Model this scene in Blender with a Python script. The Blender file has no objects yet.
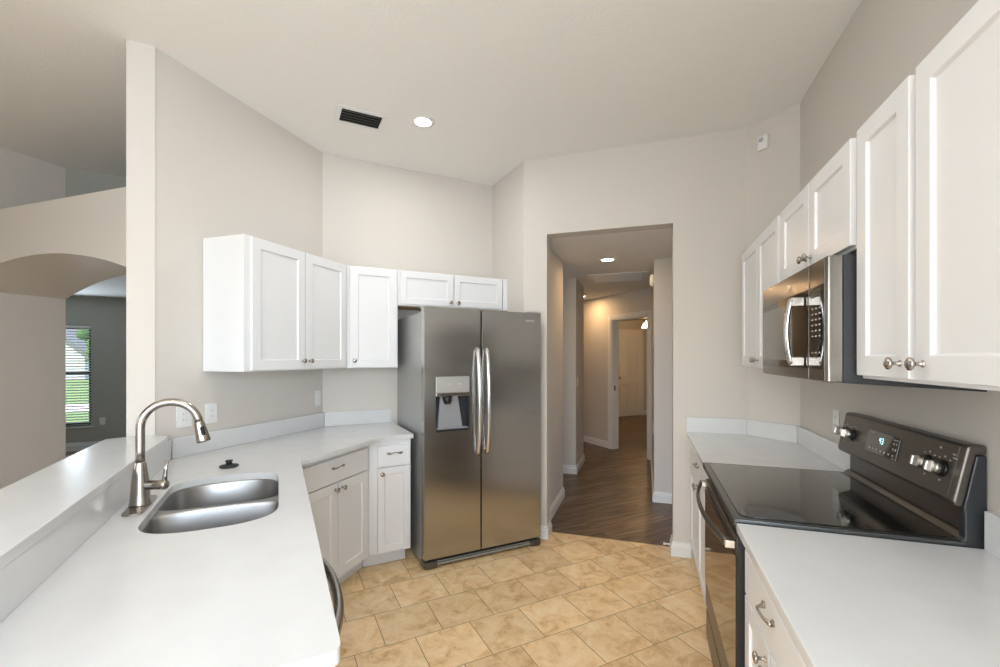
import bpy, bmesh, math, random
from mathutils import Vector, Matrix
random.seed(7)
D = bpy.data; SC = bpy.context.scene; COL = SC.collection
Q = math.sqrt(.5); R = math.radians
def nm(n, m, z=0.0):
    """point given along the room's diagonal axes: n runs (+x,+y), m runs (-x,+y)"""
    return Vector(((n - m) * Q, (n + m) * Q, z))

# ------------------------------------------------------------------ camera
cam = D.objects.new('camera', D.cameras.new('camera')); COL.objects.link(cam)
cam.location = (0, 0, 1.45); cam.rotation_euler = (R(90), 0, R(18.32))
cam.data.sensor_width = 36; cam.data.lens = 441.64 / 1000 * 36
cam.data.shift_y = (357.37 - 333.5) / 1000
cam.data.clip_start = .02
SC.camera = cam
# ------------------------------------------------------------------ world, daylight, exposure
W = D.worlds.new('world'); SC.world = W; W.use_nodes = True
nt = W.node_tree; bg = nt.nodes['Background']
sky = nt.nodes.new('ShaderNodeTexSky'); sky.sky_type = 'NISHITA'; sky.sun_disc = False
sky.sun_elevation = R(50); sky.sun_rotation = R(200); sky.air_density = 1.0; sky.dust_density = 3.0
nt.links.new(sky.outputs[0], bg.inputs[0]); bg.inputs[1].default_value = .55
SC.view_settings.view_transform = 'Standard'; SC.view_settings.look = 'None'
SC.view_settings.gamma = 1; SC.view_settings.use_curve_mapping = False
SC.view_settings.exposure = .55

def lamp(name, typ, loc, rot, energy, color, **kw):
    l = D.lights.new(name, typ); l.energy = energy; l.color = color
    for k, v in kw.items(): setattr(l, k, v)
    o = D.objects.new(name, l); COL.objects.link(o); o.location = loc; o.rotation_euler = rot
    return o
DAY = (.75, .875, 1.0); WARM = (1.0, .62, .30); KWARM = (.97, .98, 1.0)
sun = lamp('sun', 'SUN', (-8, 4, 9), (R(38), R(10), R(-150)), 1.6, (1, .95, .88), angle=R(1.5))
# fill lamps at unseen sliding doors and living window, added to light the room
lamp('added_slider_fill', 'AREA', (-.45, -2.52, 1.30), (R(90), 0, 0), 56, DAY, shape='RECTANGLE', size=2.2, size_y=2.3)
lamp('added_living_fill', 'AREA', (-4.56, -2.6, 1.5), (R(90), 0, R(-90)), 3, DAY, shape='RECTANGLE', size=2.3, size_y=1.7)
lamp('added_breakfast_fill', 'AREA', (.90, -1.4, 1.6), (R(90), 0, R(90)), 60, DAY, shape='RECTANGLE', size=1.7, size_y=1.5)  # fill at an unseen side window, added to brighten the left base cabinets
lamp('dining_window_daylight', 'AREA', nm(-2.95, 8.93, 1.17), (R(90), 0, R(225)), 28, DAY, shape='RECTANGLE', size=.6, size_y=1.5)
lamp('side_room_daylight', 'AREA', (-2.3, 5.04, 1.5), (R(90), 0, R(-90)), 1.2, (.8, .93, 1.0), shape='RECTANGLE', size=.7, size_y=1.2)

# ------------------------------------------------------------------ materials
def mat(name, col, rough=.5, metal=0.0, **kw):
    m = D.materials.new(name); m.use_nodes = True
    b = m.node_tree.nodes['Principled BSDF']
    b.inputs['Base Color'].default_value = (*col, 1); b.inputs['Roughness'].default_value = rough
    b.inputs['Metallic'].default_value = metal
    if 'emit' in kw:
        b.inputs['Emission Color'].default_value = (*kw['emit'], 1); b.inputs['Emission Strength'].default_value = kw['es']
    if 'coat' in kw: b.inputs['Coat Weight'].default_value = kw['coat']; b.inputs['Coat Roughness'].default_value = .05
    if 'aniso' in kw: b.inputs['Anisotropic'].default_value = kw['aniso']
    if 'spec' in kw: b.inputs['Specular IOR Level'].default_value = kw['spec']
    return m
def nodes(m): return m.node_tree.nodes, m.node_tree.links, m.node_tree.nodes['Principled BSDF']
def noisy(m, scale, amt, bump=0.0, detail=4, stretch=None, bdist=.002, roughvar=0.0):
    """vary the base colour a little with noise and add a fine bump"""
    N, L, b = nodes(m); tc = N.new('ShaderNodeTexCoord'); mp = N.new('ShaderNodeMapping')
    if stretch: mp.inputs['Scale'].default_value = stretch
    n = N.new('ShaderNodeTexNoise'); n.inputs['Scale'].default_value = scale; n.inputs['Detail'].default_value = detail
    L.new(tc.outputs['Object'], mp.inputs[0]); L.new(mp.outputs[0], n.inputs[0])
    if amt:
        c = b.inputs['Base Color'].default_value[:]
        cr = N.new('ShaderNodeValToRGB')
        cr.color_ramp.elements[0].position = .3; cr.color_ramp.elements[1].position = .7
        cr.color_ramp.elements[0].color = (*[x * (1 - amt) for x in c[:3]], 1)
        cr.color_ramp.elements[1].color = (*[min(1, x * (1 + amt)) for x in c[:3]], 1)
        L.new(n.outputs[0], cr.inputs[0]); L.new(cr.outputs[0], b.inputs['Base Color'])
    if bump:
        bp = N.new('ShaderNodeBump'); bp.inputs['Strength'].default_value = bump; bp.inputs['Distance'].default_value = bdist
        L.new(n.outputs[0], bp.inputs['Height']); L.new(bp.outputs[0], b.inputs['Normal'])
    if roughvar:
        mr = N.new('ShaderNodeMapRange'); r = b.inputs['Roughness'].default_value
        mr.inputs['To Min'].default_value = r - roughvar; mr.inputs['To Max'].default_value = r + roughvar
        L.new(n.outputs[0], mr.inputs[0]); L.new(mr.outputs[0], b.inputs['Roughness'])
    return m
M = {}
M['wall'] = noisy(mat('wall_paint', (.65, .605, .55), .75), 220, .012, .12)
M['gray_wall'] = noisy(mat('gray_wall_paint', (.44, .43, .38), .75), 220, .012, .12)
M['ceiling'] = noisy(mat('ceiling_paint', (.84, .82, .785), .85), 90, .012, .35, bdist=.004)
M['trim'] = mat('trim_paint', (.80, .79, .77), .35)
M['cab'] = mat('cabinet_white_paint', (.80, .80, .80), .32)
M['cab_in'] = noisy(mat('cabinet_birch_underside', (.55, .38, .22), .5), 12, .15, stretch=(1, 10, 1))
M['counter'] = noisy(mat('white_quartz', (.70, .70, .695), .18), 9, .02, roughvar=.03)
M['steel'] = noisy(mat('brushed_stainless', (.44, .43, .415), .22, 1.0, aniso=.5), 60, .03, .02, stretch=(40, 40, 1), bdist=.0005)
M['steel_h'] = noisy(mat('brushed_stainless_horizontal', (.40, .38, .36), .27, 1.0, aniso=.4), 60, .03, .02, stretch=(1, 1, 40), bdist=.0005)
M['panel'] = mat('pale_satin_metal', (.62, .61, .59), .38, .6)
M['micro_steel'] = noisy(mat('microwave_stainless', (.25, .225, .20), .2, 1.0, aniso=.4), 60, .03, .02, stretch=(1, 1, 40), bdist=.0005)
M['sink'] = noisy(mat('satin_stainless_sink', (.40, .39, .38), .36, 1.0), 50, .04, .03, stretch=(1, 1, 20), bdist=.0005)
M['nickel'] = mat('brushed_nickel', (.44, .40, .36), .25, 1.0)
M['chrome'] = mat('polished_chrome', (.78, .77, .76), .12, 1.0)
M['fridge_side'] = noisy(mat('grey_textured_fridge_side', (.40, .40, .39), .36, .35), 400, .03, .2, bdist=.0006)
M['black'] = mat('black_plastic', (.012, .012, .013), .35)
M['dark'] = mat('charcoal_plastic', (.025, .027, .03), .4)
M['dgrey'] = mat('grey_plastic', (.28, .285, .30), .35)
M['glass_black'] = mat('black_ceramic_glass', (.012, .011, .010), .06, coat=.6)
M['cooktop_frame'] = mat('dark_metal_frame', (.10, .105, .105), .25, .8)
M['slate'] = noisy(mat('slate_metal', (.13, .115, .10), .34, .75), 80, .05, stretch=(1, 40, 1))
M['oven_glass'] = mat('oven_door_mirror_glass', (.16, .12, .085), .06, .85)
M['micro_glass'] = mat('microwave_door_glass', (.012, .010, .008), .06)
M['plate'] = mat('white_plastic', (.82, .81, .79), .35)
M['knobm'] = mat('satin_metal_knob', (.66, .62, .57), .3, 1.0)
M['rubber'] = mat('black_rubber', (.02, .021, .022), .5)
M['lens'] = mat('lit_lamp_lens', (1, .9, .75), .4, emit=(1, .86, .66), es=14)
M['fan_lens'] = mat('lit_frosted_shade', (1, .85, .6), .4, emit=(1, .72, .36), es=16)
M['lit_digits'] = mat('lit_digits', (.4, .8, .85), .4, emit=(.5, .9, 1), es=1.5)
M['mark'] = mat('light_grey_print', (.55, .54, .52), .5)
M['vent_dark'] = mat('dark_duct', (.02, .02, .018), .8)
M['fan_wood'] = mat('dark_fan_blade', (.06, .03, .018), .4)
M['siding'] = mat('white_siding', (.80, .81, .83), .6)
M['roof_grey'] = mat('grey_roof_shingle', (.22, .22, .23), .8)
M['concrete'] = noisy(mat('pale_concrete', (.62, .61, .60), .85), 30, .05)
M['grass'] = noisy(mat('lawn_grass', (.14, .25, .07), .9), 25, .35, .6, bdist=.02)
M['leaf'] = noisy(mat('tree_leaf', (.06, .17, .03), .8), 20, .4, .8, bdist=.05)
def glass_mat():
    m = D.materials.new('window_glass'); m.use_nodes = True; N = m.node_tree.nodes; L = m.node_tree.links; N.clear()
    o = N.new('ShaderNodeOutputMaterial'); mx = N.new('ShaderNodeMixShader'); t = N.new('ShaderNodeBsdfTransparent'); g = N.new('ShaderNodeBsdfGlossy')
    g.inputs['Roughness'].default_value = .02; mx.inputs[0].default_value = .06
    L.new(t.outputs[0], mx.inputs[1]); L.new(g.outputs[0], mx.inputs[2]); L.new(mx.outputs[0], o.inputs[0]); return m
M['glass'] = glass_mat()
def tile_mat():
    m = mat('travertine_tile', (.6, .4, .2), .33); N, L, b = nodes(m)
    geo = N.new('ShaderNodeNewGeometry'); rot = N.new('ShaderNodeVectorRotate'); rot.rotation_type = 'Z_AXIS'
    rot.inputs['Angle'].default_value = R(-45)      # x' = n, y' = m
    L.new(geo.outputs['Position'], rot.inputs['Vector'])
    add = N.new('ShaderNodeVectorMath'); add.operation = 'ADD'; add.inputs[1].default_value = (-.029 + 6.06 + .1515, -.14 + 6.0, 0)
    L.new(rot.outputs[0], add.inputs[0])
    br = N.new('ShaderNodeTexBrick'); br.offset = .5; br.offset_frequency = 2; br.squash = 1
    for k, v in (('Scale', 1), ('Mortar Size', .0022), ('Mortar Smooth', .3), ('Bias', 0), ('Brick Width', .303), ('Row Height', .300)): br.inputs[k].default_value = v
    br.inputs['Color1'].default_value = (0, 0, 0, 1); br.inputs['Color2'].default_value = (1, 1, 1, 1); br.inputs['Mortar'].default_value = (.5, .5, .5, 1)
    L.new(add.outputs[0], br.inputs[0])
    n1 = N.new('ShaderNodeTexNoise'); n1.inputs['Scale'].default_value = 8; n1.inputs['Detail'].default_value = 12; n1.inputs['Roughness'].default_value = .72; n1.inputs['Distortion'].default_value = .6
    off = N.new('ShaderNodeVectorMath'); off.operation = 'MULTIPLY_ADD'; off.inputs[1].default_value = (7, 7, 7)
    L.new(br.outputs['Color'], off.inputs[0]); L.new(add.outputs[0], off.inputs[2]); L.new(off.outputs[0], n1.inputs[0])
    cr = N.new('ShaderNodeValToRGB'); e = cr.color_ramp.elements
    e[0].position = .30; e[0].color = (.52, .30, .11, 1); e[1].position = .68; e[1].color = (.95, .76, .50, 1)
    e2 = e.new(.48); e2.color = (.84, .59, .31, 1)
    L.new(n1.outputs[0], cr.inputs[0])
    hs = N.new('ShaderNodeHueSaturation'); mr = N.new('ShaderNodeMapRange'); mr.inputs['To Min'].default_value = .90; mr.inputs['To Max'].default_value = 1.08
    L.new(br.outputs['Color'], mr.inputs[0]); L.new(mr.outputs[0], hs.inputs['Value']); L.new(cr.outputs[0], hs.inputs['Color'])
    mx = N.new('ShaderNodeMix'); mx.data_type = 'RGBA'; mx.inputs[7].default_value = (.27, .17, .085, 1)
    L.new(br.outputs['Fac'], mx.inputs[0]); L.new(hs.outputs[0], mx.inputs[6]); L.new(mx.outputs[2], b.inputs['Base Color'])
    bp = N.new('ShaderNodeBump'); bp.invert = True; bp.inputs['Strength'].default_value = .4; bp.inputs['Distance'].default_value = .002
    L.new(br.outputs['Fac'], bp.inputs['Height']); L.new(bp.outputs[0], b.inputs['Normal'])
    return m
M['tile'] = tile_mat()
def wood_mat():
    m = mat('dark_wood_plank', (.1, .06, .04), .38); N, L, b = nodes(m)
    geo = N.new('ShaderNodeNewGeometry'); rot = N.new('ShaderNodeVectorRotate'); rot.rotation_type = 'Z_AXIS'; rot.inputs['Angle'].default_value = R(-45)
    L.new(geo.outputs['Position'], rot.inputs['Vector'])
    br = N.new('ShaderNodeTexBrick'); br.offset = .37; br.offset_frequency = 2
    for k, v in (('Scale', 1), ('Mortar Size', .001), ('Brick Width', 1.2), ('Row Height', .145)): br.inputs[k].default_value = v
    br.inputs['Color1'].default_value = (0, 0, 0, 1); br.inputs['Color2'].default_value = (1, 1, 1, 1); br.inputs['Mortar'].default_value = (.2, .2, .2, 1)
    L.new(rot.outputs[0], br.inputs[0])
    mp = N.new('ShaderNodeMapping'); mp.inputs['Scale'].default_value = (1.3, 16, 1)
    off = N.new('ShaderNodeVectorMath'); off.operation = 'MULTIPLY_ADD'; off.inputs[1].default_value = (5, 5, 5)
    L.new(br.outputs['Color'], off.inputs[0]); L.new(rot.outputs[0], off.inputs[2]); L.new(off.outputs[0], mp.inputs[0])
    n1 = N.new('ShaderNodeTexNoise'); n1.inputs['Scale'].default_value = 2.2; n1.inputs['Detail'].default_value = 7; n1.inputs['Distortion'].default_value = .5
    L.new(mp.outputs[0], n1.inputs[0])
    cr = N.new('ShaderNodeValToRGB'); e = cr.color_ramp.elements
    e[0].position = .32; e[0].color = (.045, .027, .016, 1); e[1].position = .72; e[1].color = (.25, .165, .105, 1)
    e2 = e.new(.52); e2.color = (.135, .085, .053, 1)
    L.new(n1.outputs[0], cr.inputs[0])
    hs = N.new('ShaderNodeHueSaturation'); mr = N.new('ShaderNodeMapRange'); mr.inputs['To Min'].default_value = .8; mr.inputs['To Max'].default_value = 1.2
    L.new(br.outputs['Color'], mr.inputs[0]); L.new(mr.outputs[0], hs.inputs['Value']); L.new(cr.outputs[0], hs.inputs['Color'])
    mx = N.new('ShaderNodeMix'); mx.data_type = 'RGBA'; mx.inputs[7].default_value = (.02, .013, .008, 1)
    L.new(br.outputs['Fac'], mx.inputs[0]); L.new(hs.outputs[0], mx.inputs[6]); L.new(mx.outputs[2], b.inputs['Base Color'])
    return m
M['wood'] = wood_mat()

# ------------------------------------------------------------------ mesh helpers
class MB:
    def __init__(s): s.v = []; s.f = []; s.sm = []
    def add(s, vs, fs, smooth=False):
        k = len(s.v); s.v += [Vector(p) for p in vs]
        for f in fs: s.f.append([k + i for i in f]); s.sm.append(smooth)
        return s
    def box(s, x0, x1, y0, y1, z0, z1):
        vs = [(x, y, z) for z in (z0, z1) for y in (y0, y1) for x in (x0, x1)]
        return s.add(vs, [(0, 2, 3, 1), (4, 5, 7, 6), (0, 1, 5, 4), (2, 6, 7, 3), (0, 4, 6, 2), (1, 3, 7, 5)])
    def prism(s, poly, z0, z1, smooth=False):
        """vertical extrusion of an xy polygon"""
        n = len(poly); a = sum(poly[i][0] * poly[(i + 1) % n][1] - poly[(i + 1) % n][0] * poly[i][1] for i in range(n))
        if a < 0: poly = poly[::-1]
        vs = [(p[0], p[1], z0) for p in poly] + [(p[0], p[1], z1) for p in poly]
        s.add(vs, [tuple(range(n))[::-1], tuple(range(n, 2 * n))])
        k = len(s.v) - 2 * n
        for i in range(n): s.f.append([k + i, k + (i + 1) % n, k + n + (i + 1) % n, k + n + i]); s.sm.append(smooth)
        return s
    def extrude(s, prof, fn, a, b):
        """profile of 2D points pushed between a and b; fn(u, v, w) gives the 3D point"""
        n = len(prof); vs = [fn(u, v, a) for u, v in prof] + [fn(u, v, b) for u, v in prof]
        fs = [tuple(range(n))[::-1], tuple(range(n, 2 * n))] + [(i, (i + 1) % n, n + (i + 1) % n, n + i) for i in range(n)]
        return s.add(vs, fs)
    def tube(s, path, rad, seg=14, ell=(1, 1), up=None, cap=True):
        path = [Vector(p) for p in path]; n = len(path)
        rr = rad if isinstance(rad, (list, tuple)) else [rad] * n
        ref = Vector(up) if up else None; vs = []
        prev = None
        for i, p in enumerate(path):
            t = (path[min(i + 1, n - 1)] - path[max(i - 1, 0)]).normalized()
            if prev is None:
                r0 = ref if ref else (Vector((0, 0, 1)) if abs(t.z) < .9 else Vector((1, 0, 0)))
            else: r0 = prev
            u = (r0 - t * r0.dot(t)).normalized(); prev = u if not ref else ref; w = t.cross(u)
            for k in range(seg):
                a = 2 * math.pi * k / seg; vs.append(p + u * (math.cos(a) * rr[i] * ell[0]) + w * (math.sin(a) * rr[i] * ell[1]))
        fs = [(i * seg + k, i * seg + (k + 1) % seg, (i + 1) * seg + (k + 1) % seg, (i + 1) * seg + k) for i in range(n - 1) for k in range(seg)]
        s.add(vs, fs, True)
        if cap:
            k0 = len(s.v) - n * seg
            s.f.append([k0 + k for k in range(seg)][::-1]); s.sm.append(False)
            s.f.append([k0 + (n - 1) * seg + k for k in range(seg)]); s.sm.append(False)
        return s
    def lathe(s, prof, o=(0, 0, 0), ax=(0, 0, 1), seg=24):
        """prof: (radius, distance along the axis)"""
        o = Vector(o); ax = Vector(ax).normalized(); u = ax.orthogonal().normalized(); w = ax.cross(u); vs = []
        for r, h in prof:
            for k in range(seg):
                a = 2 * math.pi * k / seg; vs.append(o + ax * h + (u * math.cos(a) + w * math.sin(a)) * max(r, 1e-5))
        n = len(prof)
        fs = [(i * seg + k, i * seg + (k + 1) % seg, (i + 1) * seg + (k + 1) % seg, (i + 1) * seg + k) for i in range(n - 1) for k in range(seg)]
        s.add(vs, fs, True)
        k0 = len(s.v) - n * seg
        s.f.append([k0 + k for k in range(seg)][::-1]); s.sm.append(False)
        s.f.append([k0 + (n - 1) * seg + k for k in range(seg)]); s.sm.append(False)
        return s
    def build(s, name, m, parent=None, bev=0.0, seg=2):
        me = D.meshes.new(name); me.from_pydata([tuple(v) for v in s.v], [], s.f)
        me.polygons.foreach_set('use_smooth', s.sm); me.materials.append(m); me.validate(); me.update()
        bm = bmesh.new(); bm.from_mesh(me); bmesh.ops.recalc_face_normals(bm, faces=bm.faces); bm.to_mesh(me); bm.free()
        o = D.objects.new(name, me); COL.objects.link(o)
        if parent: o.parent = parent
        if bev:
            b = o.modifiers.new('bevel', 'BEVEL'); b.width = bev; b.segments = seg; b.limit_method = 'ANGLE'; b.angle_limit = R(40)
        return o
def thing(name, label, cat, loc=(0, 0, 0), rz=0.0, group=None):
    o = D.objects.new(name, None); COL.objects.link(o); o.empty_display_size = .1
    o.location = loc; o.rotation_euler = (0, 0, R(rz)); return tag(o, label, cat, group)
def tag(o, label, cat, group=None):
    o['label'] = label; o['category'] = cat
    if group: o['group'] = group
    return o
def struct(name, mb, m, parent=None, bev=0.0):
    o = mb.build(name, m, parent, bev)
    if not parent: o['kind'] = 'structure'
    return o
def arc(c, r, a0, a1, n):
    return [(c[0] + r * math.cos(R(a0 + (a1 - a0) * i / n)), c[1] + r * math.sin(R(a0 + (a1 - a0) * i / n))) for i in range(n + 1)]
def rounded(poly, rads, n=6):
    """round chosen corners of a 2D polygon"""
    out = []; k = len(poly)
    for i, p in enumerate(poly):
        r = rads[i]
        if not r: out.append(tuple(p)); continue
        p = Vector(p[:2]); a = Vector(poly[i - 1][:2]) - p; b = Vector(poly[(i + 1) % k][:2]) - p
        a.normalize(); b.normalize(); ang = a.angle(b); d = r / math.tan(ang / 2)
        P0 = p + a * d; P1 = p + b * d
        for j in range(n + 1):
            t = j / n; out.append(tuple((1 - t) ** 2 * P0 + 2 * t * (1 - t) * p + t * t * P1))
    return out

# ------------------------------------------------------------------ the setting
ZC = 3.05; HC = 2.435
XR = .918; YD = 3.472; ND = 2.93
nk = nm(1.785, 3.712); nd = (1.785 / Q - YD, YD)      # nook inner corner, nook outer corner (x from n + y)
wl_corner = (-2.405, 3.712 / Q - 2.405)
s = MB().box(-4.80, 1.3, -4.7, 3.62, -.12, 0); struct('floor', s, M['tile'])
s = MB().box(-1.6, 2.2, 3.62, 6.4, -.12, 0); s.prism([(-2.6, 6.4), (2.2, 6.4), (2.2, 13.6), (-2.6, 13.6)], -.12, 0)
struct('floor_hall', s, M['wood'])
s = MB().prism([(-4.80, 2.39), (-2.3, 3.62), (-2.3, 7.6), (-9.4, 7.6), (-12.5, 2.39)], -.12, -.0005); struct('floor_dining', s, M['wood'])
s = MB().box(-4.80, 1.3, -4.7, 3.62, ZC, ZC + .1); s.prism([(-4.8, 3.62), (1.3, 3.62), (1.3, 7.0), (-4.8, 7.0)], ZC, ZC + .1)
struct('ceiling', s, M['ceiling'])
s = MB().box(-.82, 2.2, 3.605, 4.6, HC, HC + .06).box(-2.7, 2.2, 4.6, 7.9, HC, HC + .06); struct('ceiling_hall', s, M['ceiling'])
s = MB().prism([(-2.6, 7.9), (3.2, 7.9), (3.2, 13.6), (-2.6, 13.6)], HC, HC + .06); struct('ceiling_bedroom', s, M['ceiling'])
s = MB().prism([(-12.5, 2.39), (-2.53, 2.39), (-2.53, 7.6), (-9.4, 7.6)], 2.40, 2.445); struct('ceiling_dining', s, M['ceiling'])
# left kitchen wall with its 45 degree end
A = nm(-.682, 2.828); B = nm(-.566, 2.828)
s = MB().prism([wl_corner, (-2.405, B.y), (B.x, B.y), (A.x, A.y), (-2.525, A.y + .043), (-2.525, wl_corner[1] + .05)], 0, ZC)
struct('wall_left', s, M['wall'])
# half wall under the bar ledge
s = MB().prism([nm(-.682, 2.827)[:2], nm(-.682, .88)[:2], nm(-.517, .88)[:2], nm(-.517, 2.875)[:2], nm(-.566, 2.827)[:2]], 0, 1.018)
struct('wall_peninsula', s, M['wall'])
# 45 degree wall behind the refrigerator
s = MB().prism([wl_corner, nk[:2], nm(1.785, 3.83)[:2], nm(.28, 3.83)[:2]], 0, ZC); struct('wall_back', s, M['wall'])
# nook side and mass beside the hall
s = MB().prism([nk[:2], nd, (-.755, YD), (-.755, 3.605), (-.82, 3.605), (-.82, 4.56), (-1.36, 4.56)], 0, ZC); struct('wall_nook', s, M['wall'])
# doorway wall: header and right pier
s = MB().box(-.755, .187, YD, 3.605, HC, ZC); s.prism([(.187, YD), (ND / Q - YD, YD), (.90, 3.605), (.187, 3.605)], 0, ZC)
struct('wall_doorway', s, M['wall'])
s = MB().prism([(ND / Q - YD, YD), (XR, ND / Q - XR), (1.05, 3.25), (.90, 3.605)], 0, ZC); struct('wall_diagonal', s, M['wall'])
s = MB().box(XR, 1.05, -.5, 3.25, 0, ZC).box(XR, 1.05, -4.5, -2.3, 0, ZC).box(XR, 1.05, -2.3, -.5, 0, .8).box(XR, 1.05, -2.3, -.5, 2.4, ZC); struct('wall_right', s, M['wall'])
w = MB().box(.93, 1.04, -2.3, -2.24, .8, 2.4).box(.93, 1.04, -.56, -.5, .8, 2.4).box(.93, 1.04, -2.24, -.56, 2.34, 2.4).box(.93, 1.04, -2.24, -.56, .8, .86).box(.95, 1.02, -2.24, -.56, 1.57, 1.63)
w = struct('added_breakfast_window', w, M['trim']); MB().box(.98, .985, -2.24, -.56, .86, 2.34).build('pane', M['glass'], w)  # unseen window, added so light comes from the right
# living side
s = MB().prism([(-4.66, -4.5), (-4.66, 2.39), (-12.4, 2.39), (-12.4, 2.27), (-4.8, 2.27), (-4.8, -4.5)], 0, 2.445)
s = MB().box(-4.8, -4.66, -4.5, -3.1, 0, ZC).box(-4.8, -4.66, -.7, 2.39, 0, ZC).box(-4.8, -4.66, -3.1, -.7, 0, .6).box(-4.8, -4.66, -3.1, -.7, 2.4, ZC)
struct('wall_living', s, M['wall'])
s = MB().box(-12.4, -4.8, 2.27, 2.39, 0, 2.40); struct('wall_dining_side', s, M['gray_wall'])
# wall with the arched passage below a plant shelf
xa0, xa1, zs, zp = -4.655, -2.78, 1.943, 2.112; cx = (xa0 + xa1) / 2; hs_ = (xa1 - xa0) / 2; rise = zp - zs
rad = (hs_ ** 2 + rise ** 2) / (2 * rise)
prof = [(xa0, 2.445)]
for i in range(25):
    x = xa0 + (xa1 - xa0) * i / 24; prof.append((x, zp - rad + math.sqrt(rad ** 2 - (x - cx) ** 2)))
prof += [(xa1, 0), (-2.53, 0), (-2.53, 2.445)]
s = MB()
n_ = len(prof)
vs = [(u, 1.76, v) for u, v in prof] + [(u, 2.39, v) for u, v in prof]
fs = [(i, (i + 1) % n_, n_ + (i + 1) % n_, n_ + i) for i in range(n_)]
top = [(xa0 + (xa1 - xa0) * i / 24) for i in range(25)]
s.add(vs, fs)
for off in (0, n_):      # front and back faces as strips so the concave outline fills correctly
    y = 1.76 if off == 0 else 2.39
    for i in range(24):
        a_, b_ = prof[1 + i], prof[2 + i]
        s.add([(a_[0], y, a_[1]), (b_[0], y, b_[1]), (b_[0], y, 2.445), (a_[0], y, 2.445)], [(0, 1, 2, 3)])
    s.add([(xa1, y, 0), (-2.53, y, 0), (-2.53, y, 2.445), (xa1, y, 2.445)], [(0, 1, 2, 3)])
struct('wall_arch', s, M['wall'])
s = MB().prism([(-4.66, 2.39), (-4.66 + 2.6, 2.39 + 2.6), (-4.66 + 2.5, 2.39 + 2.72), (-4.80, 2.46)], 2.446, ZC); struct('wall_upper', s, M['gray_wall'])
# dining wall (45 degrees) with the window opening
WN0, WN1, WZ0, WZ1 = -3.45, -2.616, .38, 1.95; WM = 9.05
def wm(n0, n1, z0, z1, mb): mb.prism([nm(n0, WM)[:2], nm(n1, WM)[:2], nm(n1, WM + .14)[:2], nm(n0, WM + .14)[:2]], z0, z1)
s = MB(); wm(-6, WN0, 0, 2.40, s); wm(WN1, 1.2, 0, 2.40, s); wm(WN0, WN1, 0, WZ0, s); wm(WN0, WN1, WZ1, 2.40, s)
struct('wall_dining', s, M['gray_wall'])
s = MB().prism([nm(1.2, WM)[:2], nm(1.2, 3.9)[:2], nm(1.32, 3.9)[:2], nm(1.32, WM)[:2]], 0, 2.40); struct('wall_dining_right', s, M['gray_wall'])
# breakfast end behind the camera, unseen, with added sliding doors; living side runs farther back
s = MB().box(-2.1, -1.6, -2.72, -2.6, 0, ZC).box(.7, 1.05, -2.72, -2.6, 0, ZC).box(-1.6, .7, -2.72, -2.6, 2.5, ZC).box(-2.1, -1.98, -4.5, -2.72, 0, ZC).box(-2.1, -1.98, -2.6, -.7, 0, ZC)  # last box: unseen wing wall, added to shade the living side
struct('wall_rear_shade_wing', s, M['wall'])
s = MB().box(-4.8, -1.98, -4.62, -4.5, 0, ZC); struct('wall_living_rear', s, M['wall'])
w = MB().box(-1.6, -1.54, -2.70, -2.62, 0, 2.5).box(.64, .7, -2.70, -2.62, 0, 2.5).box(-1.54, .64, -2.70, -2.62, 2.44, 2.5).box(-.49, -.41, -2.70, -2.62, 0, 2.44)
w = struct('added_slider', w, M['trim']); MB().box(-1.54, -.49, -2.665, -2.66, .02, 2.44).build('pane', M['glass'], w); MB().box(-.41, .64, -2.665, -2.66, .02, 2.44).build('pane', M['glass'], w)  # unseen sliding doors, added as the source of the rear fill
w = MB().box(-4.8, -4.68, -3.1, -3.04, .6, 2.4).box(-4.8, -4.68, -.76, -.7, .6, 2.4).box(-4.8, -4.68, -3.04, -.76, 2.34, 2.4).box(-4.8, -4.68, -3.04, -.76, .6, .66).box(-4.76, -4.70, -1.93, -1.87, .66, 2.34)
w = struct('added_living_window', w, M['trim']); MB().box(-4.74, -4.735, -3.04, -.76, .66, 2.34).build('pane', M['glass'], w)  # unseen living window, added for its light
# hall
s = MB().box(-2.7, -.83, 5.51, 6.22, 0, HC).box(-2.7, -2.5, 6.22, 8.8, 0, HC); struct('wall_hall_left', s, M['wall'])
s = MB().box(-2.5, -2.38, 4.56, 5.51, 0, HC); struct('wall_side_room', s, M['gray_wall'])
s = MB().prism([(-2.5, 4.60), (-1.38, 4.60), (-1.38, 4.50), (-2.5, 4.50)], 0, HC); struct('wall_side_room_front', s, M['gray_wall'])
s = MB().prism([(.075, 4.70), (1.6, 4.70), (1.6, 5.2), (.19, 5.2), (.19, 6.55), (.075, 6.60)], 0, HC); struct('wall_hall_right', s, M['wall'])
s = MB().box(1.5, 1.62, 3.60, 4.70, 0, HC); struct('wall_hall_side', s, M['wall'])
DM0, DM1, HN = 5.44, 4.69, 4.72
def hb(m0, m1, z0, z1, mb): mb.prism([nm(HN, m0)[:2], nm(HN, m1)[:2], nm(HN + .12, m1)[:2], nm(HN + .12, m0)[:2]], z0, z1)
s = MB(); hb(7.6, DM0, 0, HC, s); hb(DM1, 4.0, 0, HC, s); hb(DM0, DM1, 2.035, HC, s); struct('wall_hall_back', s, M['wall'])
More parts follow.
